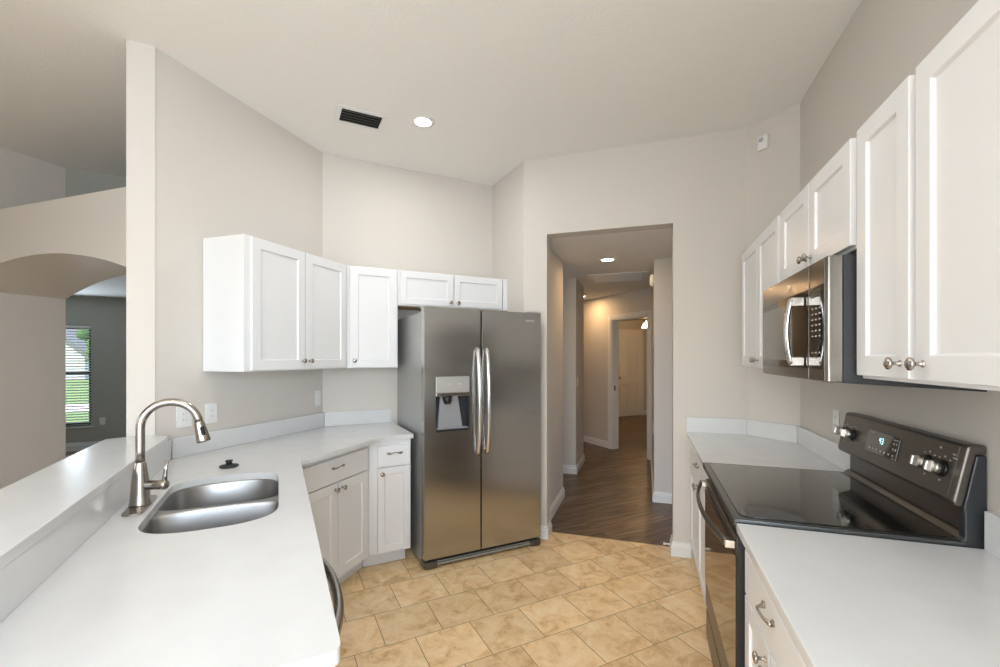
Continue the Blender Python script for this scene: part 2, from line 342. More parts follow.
# bedroom beyond
s = MB().prism([nm(4.9, 8.33)[:2], nm(8.30, 8.33)[:2], nm(8.30, 8.45)[:2], nm(4.9, 8.45)[:2]], 0, HC); struct('wall_bedroom_back', s, M['wall'])
s = MB().prism([nm(8.30, 8.45)[:2], nm(8.30, 4.6)[:2], nm(8.42, 4.6)[:2], nm(8.42, 8.45)[:2]], 0, HC); struct('wall_bedroom_right', s, M['wall'])
s = MB().prism([nm(4.845, 6.6)[:2], nm(4.9, 8.45)[:2], nm(4.8, 8.45)[:2], nm(4.845, 6.5)[:2]], 0, HC); struct('wall_bedroom_left', s, M['wall'])
s = MB().prism([nm(4.84, 4.45)[:2], nm(8.42, 4.45)[:2], nm(8.42, 4.33)[:2], nm(4.84, 4.33)[:2]], 0, HC); struct('wall_bedroom_front', s, M['wall'])

# baseboards: (name, list of points the board runs along, side of the wall = right of travel direction is the room)
def base(name, pts, h=.105, t=.015):
    """a board with a stepped top along a polyline; the room lies to the left of travel"""
    mb = MB()
    pts = [Vector(p[:2]) for p in pts]; nrm = []
    for i in range(len(pts) - 1):
        d = (pts[i + 1] - pts[i]).normalized(); nrm.append(Vector((-d.y, d.x)))
    offs = []
    for i in range(len(pts)):
        if i == 0: offs.append(nrm[0])
        elif i == len(pts) - 1: offs.append(nrm[-1])
        else:
            a, b = nrm[i - 1], nrm[i]; offs.append((a + b) / (1 + a.dot(b)))
    prof = [(0, 0), (t, 0), (t, h * .68), (t * .55, h * .78), (t * .5, h * .95), (0, h)]
    n = len(prof); vs = []
    for p, o in zip(pts, offs):
        for u, z in prof: vs.append((p.x + o.x * (u + .001), p.y + o.y * (u + .001), z))
    fs = [(i * n + k, i * n + (k + 1) % n, (i + 1) * n + (k + 1) % n, (i + 1) * n + k) for i in range(len(pts) - 1) for k in range(n)]
    fs += [tuple(range(n)), tuple(range((len(pts) - 1) * n, len(pts) * n))[::-1]]
    mb.add(vs, fs); return struct(name, mb, M['trim'])
base('baseboard_nook', [(-.82, 3.60), (-.757, 3.60), (-.757, YD), (-.86, YD)][::1], h=.10)
base('baseboard_hall_left', [(-1.0, 4.56), (-.82, 4.56), (-.82, 3.62)])
base('baseboard_hall_column', [(-1.4, 6.22), (-.83, 6.22), (-.83, 5.51), (-1.8, 5.51)])
base('baseboard_hall_back', [nm(HN, 5.53), nm(HN, 7.2)])
base('baseboard_hall_right', [(1.4, 4.70), (.075, 4.70), (.075, 6.46)])
base('baseboard_doorway', [(.309, YD), (.187, YD), (.187, 3.60)])
base('baseboard_dining', [nm(1.1, WM), nm(-6, WM)], h=.13)
base('baseboard_bedroom', [nm(8.30, 4.8), nm(8.30, 8.33), nm(8.24, 8.33)], h=.12)
base('baseboard_living', [(-4.66, 2.39), (-4.66, 1.0)])

def casing(name, P, a0, a1, top, w=.085, t=.018):
    """flat casing round an opening; P(a, d, z) maps along-wall, out-of-wall, height"""
    mb = MB()
    for (x0, x1, z0, z1) in ((a0 - w, a0, 0, top + w), (a1, a1 + w, 0, top + w), (a0, a1, top, top + w)):
        for (i, d) in ((0, t), (.018, t + .006)):
            q = [P(x, dd, z) for z in (z0, z1) for dd in (0, d if i == 0 else d) for x in (x0 + i, x1 - i)] if x1 - x0 < .2 else [P(x, dd, z) for z in (z0 + i, z1 - i) for dd in (0, d) for x in (x0, x1)]
            mb.add(q, [(0, 2, 3, 1), (4, 5, 7, 6), (0, 1, 5, 4), (2, 6, 7, 3), (0, 4, 6, 2), (1, 3, 7, 5)])
    return struct(name, mb, M['trim'])
casing('trim_1', lambda a, d, z: nm(HN - d - .0005, a, z), DM1, DM0, 2.035)
s = MB()   # jamb lining with stops
for (m0, m1, z0, z1) in ((DM0 - .008, DM0, 0, 2.035), (DM1, DM1 + .008, 0, 2.035), (DM1 + .008, DM0 - .008, 2.027, 2.035)):
    s.prism([nm(HN - .002, m0)[:2], nm(HN - .002, m1)[:2], nm(HN + .122, m1)[:2], nm(HN + .122, m0)[:2]], z0, z1)
struct('trim_2', s, M['trim'])
s = MB().prism([nm(HN + .03, DM0 - .0085)[:2], nm(HN + .055, DM0 - .0085)[:2], nm(HN + .055, DM0 - .0115)[:2], nm(HN + .03, DM0 - .0115)[:2]], .93, 1.0)
tag(s.build('strike_plate', M['nickel']), 'small metal strike plate on the left jamb of the far hall doorway', 'strike plate')
casing('trim_3', lambda a, d, z: nm(a, 8.33 - d - .0005, z), 7.32, 8.12, 2.045, w=.09)
# six panel door in the bedroom
d1 = D.objects.new('door_1', None); COL.objects.link(d1); d1.location = nm(7.325, 8.327, .015); d1.rotation_euler = (0, 0, R(45)); d1['kind'] = 'structure'
mb = MB().box(0, .79, -.008, 0, 0, 2.03)
for x0, x1, z0, z1 in ((0, .10, 0, 2.03), (.69, .79, 0, 2.03), (.355, .435, 0, 2.03), (.10, .355, 0, .20), (.435, .69, 0, .20), (.10, .355, .78, .93), (.435, .69, .78, .93), (.10, .355, 1.52, 1.64), (.435, .69, 1.52, 1.64), (.10, .355, 1.90, 2.03), (.435, .69, 1.90, 2.03)):
    mb.box(x0, x1, -.026, -.0075, z0, z1)
mb.build('slab', M['trim'], d1)
for x0, x1 in ((.10, .355), (.435, .69)):
    for z0, z1 in ((.20, .78), (.93, 1.52), (1.64, 1.90)):
        MB().box(x0 + .028, x1 - .028, -.022, -.0085, z0 + .028, z1 - .028).build('raised_panel', M['trim'], d1, .008, 1)
kb = MB().lathe([(.012, 0), (.012, .03), (.028, .04), (.03, .055), (.02, .068), (0, .07)], (.06, -.026, .94), (0, -1, 0)); kb.build('door_knob', M['nickel'], d1)

# dining window: frame, panes, sill, blind
WIN = D.objects.new('window_1', None); COL.objects.link(WIN); WIN.location = nm(WN0, WM, WZ0); WIN.rotation_euler = (0, 0, R(45)); WIN['kind'] = 'structure'
ww = WN1 - WN0; wh = WZ1 - WZ0; mid = .82
fr = MB().box(0, .04, .05, .12, 0, wh).box(ww - .04, ww, .05, .12, 0, wh).box(.04, ww - .04, .05, .12, 0, .05).box(.04, ww - .04, .05, .12, wh - .05, wh).box(.04, ww - .04, .05, .11, mid - .03, mid + .03)
fr.build('frame', M['dark'], WIN)
MB().box(.04, ww - .04, .085, .089, .05, mid - .03).build('pane', M['glass'], WIN)
MB().box(.04, ww - .04, .085, .089, mid + .03, wh - .05).build('pane', M['glass'], WIN)
MB().box(-.04, ww + .04, -.02, .05, -.02, 0).build('sill', M['trim'], WIN)
bl = thing('window_blind', 'white horizontal slat blind hanging in the window seen through the arch', 'window blind', nm(WN0, WM, WZ0), 45)
sl = MB()
for k in range(36):
    z = .06 + k * (wh - .12) / 35
    y0, y1, dz = .010, .042, .0085
    sl.add([(.012, y0, z - dz), (ww - .012, y0, z - dz), (ww - .012, y1, z + dz), (.012, y1, z + dz), (.012, y0, z - dz + .0012), (ww - .012, y0, z - dz + .0012), (ww - .012, y1, z + dz + .0012), (.012, y1, z + dz + .0012)],
           [(0, 1, 2, 3), (4, 7, 6, 5), (0, 4, 5, 1), (3, 2, 6, 7), (0, 3, 7, 4), (1, 5, 6, 2)])
sl.build('slats', M['plate'], bl); MB().box(.01, ww - .01, .006, .046, wh - .045, wh - .005).build('head_rail', M['plate'], bl); MB().box(.012, ww - .012, .012, .04, .012, .03).build('bottom_rail', M['dgrey'], bl)

# ------------------------------------------------------------------ outdoors beyond the dining window
tag(MB().prism([nm(-14, WM + .3)[:2], nm(6, WM + .3)[:2], nm(20, WM + 70)[:2], nm(-50, WM + 70)[:2]], -.25, -.15).build('lawn', M['grass']), 'green lawn outside the window beyond the arch', 'lawn')
D.objects['lawn']['kind'] = 'structure'
def strip(m0, m1, name, label):
    o = MB().prism([nm(-18, m0)[:2], nm(4, m0)[:2], nm(4, m1)[:2], nm(-24, m1)[:2]], -.149, -.12).build(name, M['concrete']); o['kind'] = 'structure'; return o
strip(WM + 7.9, WM + 11.0, 'sidewalk', '')
h = thing('neighbour_house', 'white sided house with a grey gable roof outside the window beyond the arch', 'house', nm(-18.4, WM + 34), 45)
# local x -> n, y -> m; gable end faces this way
hz = [(-4.6, -.15), (5.5, -.15), (5.5, 1.95), (3.2, 5.0), (-4.6, 5.0)]
MB().extrude([(-4.6, -.15), (5.6, -.15), (5.6, 1.75), (.6, 6.3), (-4.6, 1.75)], lambda u, v, w: (u, w, v), 0, 9).build('wall', M['siding'], h)
MB().extrude([(5.95, 1.25), (6.1, 1.55), (.6, 6.7), (-5.0, 1.55), (-4.85, 1.25), (.6, 6.3)], lambda u, v, w: (u, w, v), -.4, 9.4).build('roof', M['roof_grey'], h)
t = thing('tree', 'leafy green tree outside the window beyond the arch', 'tree', nm(-10.4, WM + 30))
MB().tube([(0, 0, -.15), (.05, 0, 1.2), (0, .05, 2.6)], [.16, .12, .08]).build('trunk', M['fan_wood'], t)
cr = MB()
for k in range(26):
    a = random.uniform(0, 6.28); rr = random.uniform(0, 1.2); z = random.uniform(1.3, 3.4); c = Vector((rr * math.cos(a), rr * math.sin(a), z)); r = random.uniform(.35, .7)
    cr.lathe([(0, -r), (r * .7, -r * .7), (r, 0), (r * .7, r * .7), (0, r)], c, (random.uniform(-1, 1), random.uniform(-1, 1), 1), 8)
cr.build('crown', M['leaf'], t)

# ------------------------------------------------------------------ cabinet parts (local frame: x along the front, y into the cabinet, z up)
def shaker(parent, x0, x1, z0, z1, t=.019, st=.057, name='door'):
    rec = .009; sl = .004; y = -t
    mb = MB()
    o = [(x0, z0), (x1, z0), (x1, z1), (x0, z1)]
    i1 = [(x0 + st, z0 + st), (x1 - st, z0 + st), (x1 - st, z1 - st), (x0 + st, z1 - st)]
    i2 = [(x0 + st + sl, z0 + st + sl), (x1 - st - sl, z0 + st + sl), (x1 - st - sl, z1 - st - sl), (x0 + st + sl, z1 - st - sl)]
    vs = [(a, y, b) for a, b in o] + [(a, y, b) for a, b in i1] + [(a, y + rec, b) for a, b in i2] + [(a, -.001, b) for a, b in o]
    fs = []
    for k in range(4):
        j = (k + 1) % 4
        fs += [(k, j, 4 + j, 4 + k), (4 + k, 4 + j, 8 + j, 8 + k), (k, 12 + k, 12 + j, j)]
    fs += [(8, 9, 10, 11), (12, 15, 14, 13)]
    mb.add(vs, fs); return mb.build(name, M['cab'], parent, .0018)
def slab_front(parent, x0, x1, z0, z1, t=.019, name='drawer'):
    mb = MB().box(x0, x1, -t, -.001, z0, z1); return mb.build(name, M['cab'], parent, .003)
KNOB = [(.0085, 0), (.0085, .002), (.0055, .004), (.0045, .012), (.006, .018), (.0135, .021), (.0155, .024), (.0150, .028), (.010, .031), (0, .032)]
def knob(parent, x, z, y=-.019):
    return MB().lathe(KNOB, (x, y, z), (0, -1, 0), 18).build('knob', M['nickel'], parent)
def pull(parent, x, z, y=-.019, w=.10):
    """bow pull with leaf shaped feet"""
    mb = MB(); h = w / 2
    pts = []; rad = []
    for i in range(17):
        u = -1 + 2 * i / 16
        pts.append((x + u * h * .92, y - .004 - .022 * (1 - abs(u) ** 2.2), z + .006 * math.cos(u * 3.1)))
        rad.append(.0035 + .0035 * abs(u) ** 3)
    mb.tube(pts, rad, 10)
    for sx in (-1, 1):
        mb.tube([(x + sx * (h - .016), y - .001, z - .003), (x + sx * (h - .004), y - .004, z - .002), (x + sx * (h + .012), y - .002, z - .001)], [.006, .0085, .002], 10, ell=(1, .5), up=(0, 0, 1))
        mb.lathe([(.006, 0), (.005, .006)], (x + sx * h * .92, y, z), (0, -1, 0), 10)
    return mb.build('handle', M['nickel'], parent)
def localpoly(pts, loc, rz):
    c, s_ = math.cos(R(-rz)), math.sin(R(-rz)); out = []
    for p in pts:
        x, y = p[0] - loc[0], p[1] - loc[1]; out.append((x * c - y * s_, x * s_ + y * c))
    return out

# left uppers, first cabinet: local x -> +Y, y -> -X
loc = (-2.10, 1.861, 1.37)
c = thing('wall_cabinet', 'white two door wall cabinet on the left wall above the outlets', 'cabinet', loc, 90, 'white wall cabinets')
n45c = (-2.10 + (3.421 / Q - 2.10)) * Q
body = [(-2.10, 1.861), (-2.10, 3.421 / Q - 2.10), nm(n45c, 3.706)[:2], (-2.402, 2.842), (-2.402, 1.861)]
MB().prism(localpoly(body, loc, 90), 0, .76).build('body', M['cab'], c, .0015)
for x0, x1, kx in ((.040, .441, .415), (.451, .852, .477)):
    d = shaker(c, x0, x1, .006, .754); knob(d, kx, .058)
# tall single cabinet on the diagonal: local x -> n, y -> m
loc = nm(n45c + .001, 3.421, 1.37)
c = thing('wall_cabinet', 'narrow white single door wall cabinet left of the refrigerator top', 'cabinet', loc, 45, 'white wall cabinets')
wd = .831 - n45c
MB().box(0, wd - .002, 0, .285, 0, .76).build('body', M['cab'], c, .0015)
d = shaker(c, .022, wd - .012, .006, .754); knob(d, .052, .056)
# over-fridge cabinet
loc = nm(.831, 3.421, 1.855)
c = thing('wall_cabinet', 'short wide white two door cabinet above the refrigerator', 'cabinet', loc, 45, 'white wall cabinets')
MB().box(0, .952, 0, .285, 0, .275).build('body', M['cab'], c, .0015)
MB().box(.015, .94, .01, .28, -.003, -.0005).build('underside', M['cab_in'], c)['label'] = 'tan unpainted underside'
MB().box(.908, .952, -.019, -.001, 0.0, .275).build('filler_strip', M['cab'], c, .001)
for x0, x1, kx in ((.014, .452, .424), (.462, .900, .490)):
    d = shaker(c, x0, x1, .010, .268, st=.05); knob(d, kx, .040)
# right uppers: local x -> -Y, y -> +X ; origin at far end
def right_cab(label, ytop, ybot, z0, z1, doors, knobs, poly=None, lowbody=0):
    loc = (.62, ytop, z0)
    c = thing('wall_cabinet', label, 'cabinet', loc, -90, 'white wall cabinets')
    if poly: MB().prism(localpoly(poly, loc, -90), 0, z1 - z0).build('body', M['cab'], c, .0015)
    else: MB().box(0, ytop - ybot, 0, .296, 0, z1 - z0).build('body', M['cab'], c, .0015)
    for (a, b), k in zip(doors, knobs):
        d = shaker(c, ytop - a, ytop - b, .010, z1 - z0 - .004); knob(d, ytop - k, .048)
    return c
right_cab('white two door wall cabinet beside the doorway, farthest on the right wall', 3.302, 2.412, 1.387, 2.135,
          ((3.288, 2.862), (2.852, 2.435)), (2.888, 2.826), [(.62, 2.412), (.62, 3.302), (.825, 3.302), (.915, 3.205), (.915, 2.412)])
right_cab('short white two door cabinet above the microwave', 2.408, 1.612, 1.788, 2.135, ((2.392, 2.018), (2.008, 1.645)), (2.040, 1.985))
right_cab('large white wall cabinet nearest the camera on the right wall', 1.609, .80, 1.387, 2.135, ((1.600, 1.322), (1.294, .83)), (1.358, 1.262))

# base cabinets left
loc = (-1.790, 1.872, .10)
c = thing('base_cabinet', 'white base cabinet with one drawer over two doors under the left counter', 'cabinet', loc, 90, 'white base cabinets')
n45b = (-1.790 + (3.08 / Q - 1.790)) * Q
body = [(-1.790, 1.872), (-1.790, 3.08 / Q - 1.790), nm(n45b, 3.70)[:2], (-2.383, 2.845), (-2.383, 1.872)]
MB().prism(localpoly(body, loc, 90), 0, .78).build('body', M['cab'], c, .0015)
kick = [(-1.862, 1.90), (-1.862, 3.155 / Q - 1.862), nm((-1.862 + 3.155 / Q - 1.862) * Q, 3.22)[:2], (-1.98, 2.70), (-1.98, 1.90)]
MB().prism(localpoly(kick, loc, 90), -.10, -.001).build('toe_kick', M['cab'], c)
d = slab_front(c, .078, .660, .600, .742); pull(d, .358, .690)
for x0, x1, kx in ((.078, .357, .332), (.366, .660, .394)):
    d = shaker(c, x0, x1, .012, .592); knob(d, kx, .555)
loc = nm(n45b + .001, 3.08, .10); wd = .838 - n45b
c = thing('base_cabinet', 'narrow white base cabinet with one drawer and one door beside the refrigerator', 'cabinet', loc, 45, 'white base cabinets')
MB().box(0, wd, 0, .62, 0, .78).build('body', M['cab'], c, .0015)
MB().box(-.024, wd - .02, .075, .14, -.10, -.001).build('toe_kick', M['cab'], c)
d = slab_front(c, .058, wd - .008, .600, .742); pull(d, .172, .690, w=.095)
d = shaker(c, .058, wd - .008, .012, .592, st=.045); knob(d, .085, .553)
# right base cabinets
loc = (.32, 3.46, .10)
c = thing('base_cabinet', 'white base cabinet between the range and the doorway wall', 'cabinet', loc, -90, 'white base cabinets')
MB().prism(localpoly([(.32, 2.458), (.32, 3.455), (.66, 3.455), (.90, 3.215), (.90, 2.458)], loc, -90), 0, .78).build('body', M['cab'], c, .0015)
MB().box(.01, .99, .07, .14, -.10, -.001).build('toe_kick', M['cab'], c)
d = slab_front(c, .03, .975, .600, .742); pull(d, .51, .69)
for x0, x1, kx in ((.03, .498, .472), (.508, .975, .534)):
    d = shaker(c, x0, x1, .012, .592); knob(d, kx, .553)
loc = (.32, 1.608, .10)
c = thing('base_cabinet', 'white base cabinet nearest the camera, under the right foreground counter', 'cabinet', loc, -90, 'white base cabinets')
MB().box(0, 1.35, 0, .58, 0, .78).build('body', M['cab'], c, .0015)
MB().box(0, 1.35, .07, .14, -.10, -.001).build('toe_kick', M['cab'], c)
for a, b in ((.012, .60), (.63, 1.33)):
    d = slab_front(c, a, b, .595, .735); pull(d, (a + b) / 2, .69)
    mm = (a + b) / 2
    for x0, x1, kx in ((a, mm - .004, mm - .03), (mm + .004, b, mm + .03)):
        d = shaker(c, x0, x1, .012, .588); knob(d, kx, .55)
# peninsula base: local x -> m, y -> -n (rot 135)
loc = nm(.066, 1.605, .10)
c = thing('base_cabinet', 'white sink base cabinet under the peninsula counter', 'cabinet', loc, 135, 'white base cabinets')
# open topped carcass so the sink bowls hang inside it
mb = MB().box(0, .018, 0, .57, 0, .775).box(.862, .88, 0, .57, 0, .775).box(.018, .862, .552, .57, 0, .775).box(.018, .862, 0, .552, 0, .018).box(.018, .862, 0, .018, .018, .775)
mb.build('body', M['cab'], c); MB().box(0, .88, .07, .09, -.10, -.001).build('toe_kick', M['cab'], c)
MB().box(-.72, -.612, -.018, .57, -.10, .775).build('end_panel', M['cab'], c, .002)
for x0, x1, kx in ((.01, .43, .40), (.44, .86, .47)):
    d = shaker(c, x0, x1, .012, .742); knob(d, kx, .70)
# dishwasher at the end of the peninsula
dw = thing('dishwasher', 'stainless dishwasher with a bowed bar handle at the end of the peninsula', 'dishwasher', nm(.066, 1.0, .0), 135)
MB().box(.002, .598, .002, .57, .09, .872).build('body', M['dark'], dw, .002)
MB().box(.004, .596, -.022, -.001, .105, .868).build('door', M['steel'], dw, .004)
MB().box(.01, .59, .05, .07, .0, .088).build('toe_panel', M['black'], dw)
pts = []
for i in range(21):
    u = -1 + 2 * i / 20; pts.append((.275 + u * .26, -.026 - .050 * (1 - abs(u) ** 2.4), .815))
mb = MB().tube(pts, .015, 14, ell=(1.25, .8), up=(0, 0, 1))
mb.build('handle', M['steel_h'], dw)

# ------------------------------------------------------------------ worktops
def slab_with_hole(outer, hole, z0, z1):
    bm = bmesh.new(); edges = []
    for loop in (outer, hole):
        vs = [bm.verts.new((p[0], p[1], z1)) for p in loop]
        edges += [bm.edges.new((vs[i], vs[(i + 1) % len(vs)])) for i in range(len(vs))]
    bmesh.ops.triangle_fill(bm, use_beauty=True, use_dissolve=False, edges=edges)
    r = bmesh.ops.extrude_face_region(bm, geom=bm.faces[:])
    for g in r['geom']:
        if isinstance(g, bmesh.types.BMVert): g.co.z = z0
    bmesh.ops.recalc_face_normals(bm, faces=bm.faces); me = D.meshes.new('worktop'); bm.to_mesh(me); bm.free(); return me
def d_shape(n0, n1, m0, m1, bow0, bow1, p0=2.6, p1=2.6, k=14):
    """straight long sides, ends bowed as superellipse arcs that run smoothly into the sides"""
    c_, h_ = (n0 + n1) / 2, (n1 - n0) / 2; raw = []
    for (me_, bow, p, sg) in ((m0, bow0, p0, 1), (m1, bow1, p1, -1)):
        for i in range(2 * k + 1):
            a_ = math.pi * i / (2 * k); cs, sn = math.cos(a_), math.sin(a_)
            u = -sg * math.copysign(abs(cs) ** (2 / p), cs); w_ = abs(sn) ** (2 / p)
            raw.append((c_ + u * h_, me_ + sg * bow * (1 - w_)))
    return raw
def sink_outline():
    return [nm(a, b)[:2] for a, b in d_shape(-.400, .002, 1.655, 2.370, .16, .15)]
corner = (-1.711, .106 / Q + 1.711)
outer = rounded([nm(-.512, .86)[:2], nm(.106, .86)[:2], corner, (-1.711, 3.055 / Q - 1.711), nm(.853, 3.055)[:2], nm(.853, 3.710)[:2], (-2.403, 2.846), (-2.403, -.512 / Q + 2.403)],
                [0, .03, .004, .26, .004, 0, 0, 0], 10)
me = slab_with_hole(outer, sink_outline(), .881, .91); me.materials.append(M['counter'])
wt = D.objects.new('worktop', me); COL.objects.link(wt); b = wt.modifiers.new('bevel', 'BEVEL'); b.width = .003; b.segments = 2; b.limit_method = 'ANGLE'; b.angle_limit = R(50)
tag(wt, 'long white quartz worktop with the sink cut-out, running from the peninsula to the refrigerator', 'worktop')
bd = MB().prism([nm(-.755, .84)[:2], nm(-.500, .84)[:2], nm(-.500, 2.765)[:2], nm(-.5655, 2.826)[:2], nm(-.683, 2.826)[:2], nm(-.755, 2.80)[:2]], 1.0185, 1.05)
tag(bd.build('bar_ledge', M['counter'], None, .003), 'raised white quartz bar ledge above the peninsula, behind the faucet', 'bar ledge')
def bsplash(poly, z0, z1, label):
    return tag(MB().prism(poly, z0, z1).build('backsplash', M['counter'], None, .0015), label, 'backsplash', 'white quartz backsplash strips')
bsplash([nm(-.5165, .87)[:2], nm(-.503, .87)[:2], nm(-.503, 2.866)[:2], nm(-.5165, 2.866)[:2]], .9105, 1.018, 'low white backsplash strip below the raised bar ledge')
bsplash([(-2.384, 1.676), (-2.384, 2.8385), (-2.404, 2.847), (-2.404, 1.695)], .9105, 1.02, 'low white backsplash along the left wall under the outlets')
bsplash([nm(.3245, 3.692)[:2], nm(.84, 3.692)[:2], nm(.84, 3.711)[:2], nm(.323, 3.711)[:2]], .9105, 1.02, 'short white backsplash beside the refrigerator')
poly = [(.279, 2.442), (.912, 2.442), (.912, ND / Q - .912 - .008), (ND / Q - YD - .006, YD - .002), (.279, YD - .002)]
tag(MB().prism(poly, .881, .91).build('worktop', M['counter'], None, .003), 'white quartz worktop beyond the range, in the corner by the doorway', 'worktop')
xa, ya = ND / Q - YD, YD; q = (ND - .02) / Q
bsplash([(.277, YD - .0015), (.277, YD - .02), (q - YD + .02, YD - .02), (xa - .004, YD - .0015)], .9105, 1.02, 'low white backsplash on the doorway wall at the far right counter')
bsplash([(q - YD + .0215, YD - .0215), (.897, q - .897), (.914, (ND - .0015) / Q - .914), (xa - .001, YD - .003)], .9105, 1.02, 'low white backsplash on the short diagonal wall')
bsplash([(.898, 2.45), (.9165, 2.45), (.9165, q - .9185), (.898, q - .9)], .9105, 1.02, 'low white backsplash on the right wall beyond the range')
poly = rounded([(.279, 1.610), (.279, .24), (.916, .24), (.916, 1.610)], [.004, .02, 0, 0])
tag(MB().prism(poly, .881, .91).build('worktop', M['counter'], None, .003), 'white quartz worktop in the right foreground before the range', 'worktop')
bsplash([(.898, .26), (.9165, .26), (.9165, 1.600), (.898, 1.600)], .9105, 1.02, 'white backsplash at the right edge, before the range')

# ------------------------------------------------------------------ sink
sk = thing('sink', 'double bowl stainless undermount sink set in the peninsula worktop', 'sink', (0, 0, 0))
def bowl(n0, n1, m0, m1, b0, b1, p0, p1):
    lv = [(-.001, .8795), (0, .878), (.003, .87), (.006, .76), (.012, .705), (.030, .690), (.07, .686)]
    mb = MB(); rings = [[nm(a, b, z) for a, b in d_shape(n0 + i, n1 - i, m0 + i, m1 - i, b0, b1, p0, p1)] for i, z in lv]
    n = len(rings[0]); vs = [p for r in rings for p in r]
    fs = [(i * n + k, i * n + (k + 1) % n, (i + 1) * n + (k + 1) % n, (i + 1) * n + k) for i in range(len(lv) - 1) for k in range(n)]
    mb.add(vs, fs, True); mb.f.append([len(mb.v) - n + k for k in range(n)]); mb.sm.append(False)
    o = mb.build('bowl', M['sink'], sk)
    cn, cm = (n0 + n1) / 2, (m0 + m1) / 2
    MB().lathe([(.045, 0), (.045, .003), (.036, .004), (.034, .001), (0, .001)], nm(cn, cm, .6866), (0, 0, 1), 28).build('drain', M['chrome'], o)
    return rings[0]
r1 = bowl(-.402, .004, 1.652, 1.992, .16, .05, 2.6, 2.2)
r2 = bowl(-.402, .004, 2.008, 2.373, .05, .15, 2.2, 2.6)
k = 14   # land between the bowls, following both curved ends
e1 = [nm(a, b, .8792) for a, b in d_shape(-.402, .004, 1.652, 1.992, .16, .05, 2.6, 2.2)[2 * k + 1:]][::-1]
e2 = [nm(a, b, .8792) for a, b in d_shape(-.402, .004, 2.008, 2.373, .05, .15, 2.2, 2.6)[:2 * k + 1]]
if (e1[0] - e2[0]).length > (e1[0] - e2[-1]).length: e1 = e1[::-1]
dv = MB().add(e1 + e2, [(i, i + 1, 2 * k + 2 + i, 2 * k + 1 + i) for i in range(2 * k)])
dv.build('divider', M['sink'], sk)
# faucet
fn, fm = -.447, 2.02
fa = thing('faucet', 'brushed nickel pull-down kitchen faucet beside the sink', 'faucet', nm(fn, fm, .9105), 45)   # local x -> n, y -> m
pl = rounded([(-.030, -.12), (.030, -.12), (.034, 0), (.030, .12), (-.030, .12), (-.034, 0)], [.026, .026, .03, .026, .026, .03], 6)
MB().prism(pl, 0, .006).build('deck_plate', M['nickel'], fa, .003)
MB().lathe([(.034, .006), (.034, .012), (.031, .018), (.0295, .05), (.0255, .10), (.019, .150), (.0175, .158), (.0165, .16)], seg=32).build('faucet_body', M['nickel'], fa)
Rr = .089; zc = .284; pts = [(0, 0, .158), (0, 0, .2)]
for i in range(25):
    a = R(180 - i * 172 / 24); pts.append((Rr + Rr * math.cos(a), 0, zc + Rr * math.sin(a)))
MB().tube(pts, .0142, 20, up=(0, 1, 0)).build('spout', M['nickel'], fa)
e = Vector(pts[-1]); dr = (e - Vector(pts[-2])).normalized()
sp = MB().lathe([(.0150, 0), (.0165, .002), (.0165, .008), (.0175, .012), (.0235, .072), (.0240, .078), (.021, .080), (0, .080)], e, dr, 24).build('spray_head', M['nickel'], fa)
side = dr.cross(Vector((0, 1, 0))).normalized(); side = side if side.x < 0 else side
fdir = Vector((0, -1, 0)) * .9 + Vector((.35, 0, .1)); fdir = (fdir - dr * fdir.dot(dr)).normalized()
c0 = e + dr * .038 + fdir * .0175; uu = dr.cross(fdir)
bt = MB(); vs = []
for dd in (0, .006):
    for a_, b_ in ((-.017, -.0075), (.017, -.0075), (.017, .0075), (-.017, .0075)): vs.append(c0 + dr * a_ + uu * b_ + fdir * dd)
bt.add(vs, [(0, 3, 2, 1), (4, 5, 6, 7), (0, 1, 5, 4), (1, 2, 6, 5), (2, 3, 7, 6), (3, 0, 4, 7)]); bt.build('spray_button', M['black'], sp, .003)['label'] = 'black spray button'
hd = Vector((.93, -.36, 0)).normalized()
mb = MB().lathe([(.0165, .02), (.0165, .066), (.0175, .068), (.0175, .086), (.014, .091), (0, .092)], (0, 0, .075), hd, 24)
a0 = Vector((0, 0, .075)) + hd * .078
mb.tube([a0 + Vector((0, 0, 0)), a0 + hd * .006 + Vector((0, 0, .030)), a0 + hd * .008 + Vector((0, 0, .055)), a0 + hd * .014 + Vector((0, 0, .085))], [.010, .0075, .0065, .0055], 12, ell=(1, .7))
mb.build('lever', M['nickel'], fa)
# sink stopper lying on the counter
st = thing('sink_stopper', 'small black rubber sink stopper lying on the worktop behind the sink', 'stopper', nm(-.216, 2.545, .9105))
MB().lathe([(.030, 0), (.041, .002), (.043, .006), (.040, .009), (.022, .012), (.018, .014)], seg=28).build('flange', M['rubber'], st)
MB().lathe([(.016, .013), (.013, .020), (.014, .026), (.018, .029), (.017, .033), (.006, .035), (0, .035)], seg=20).build('grip', M['rubber'], st)

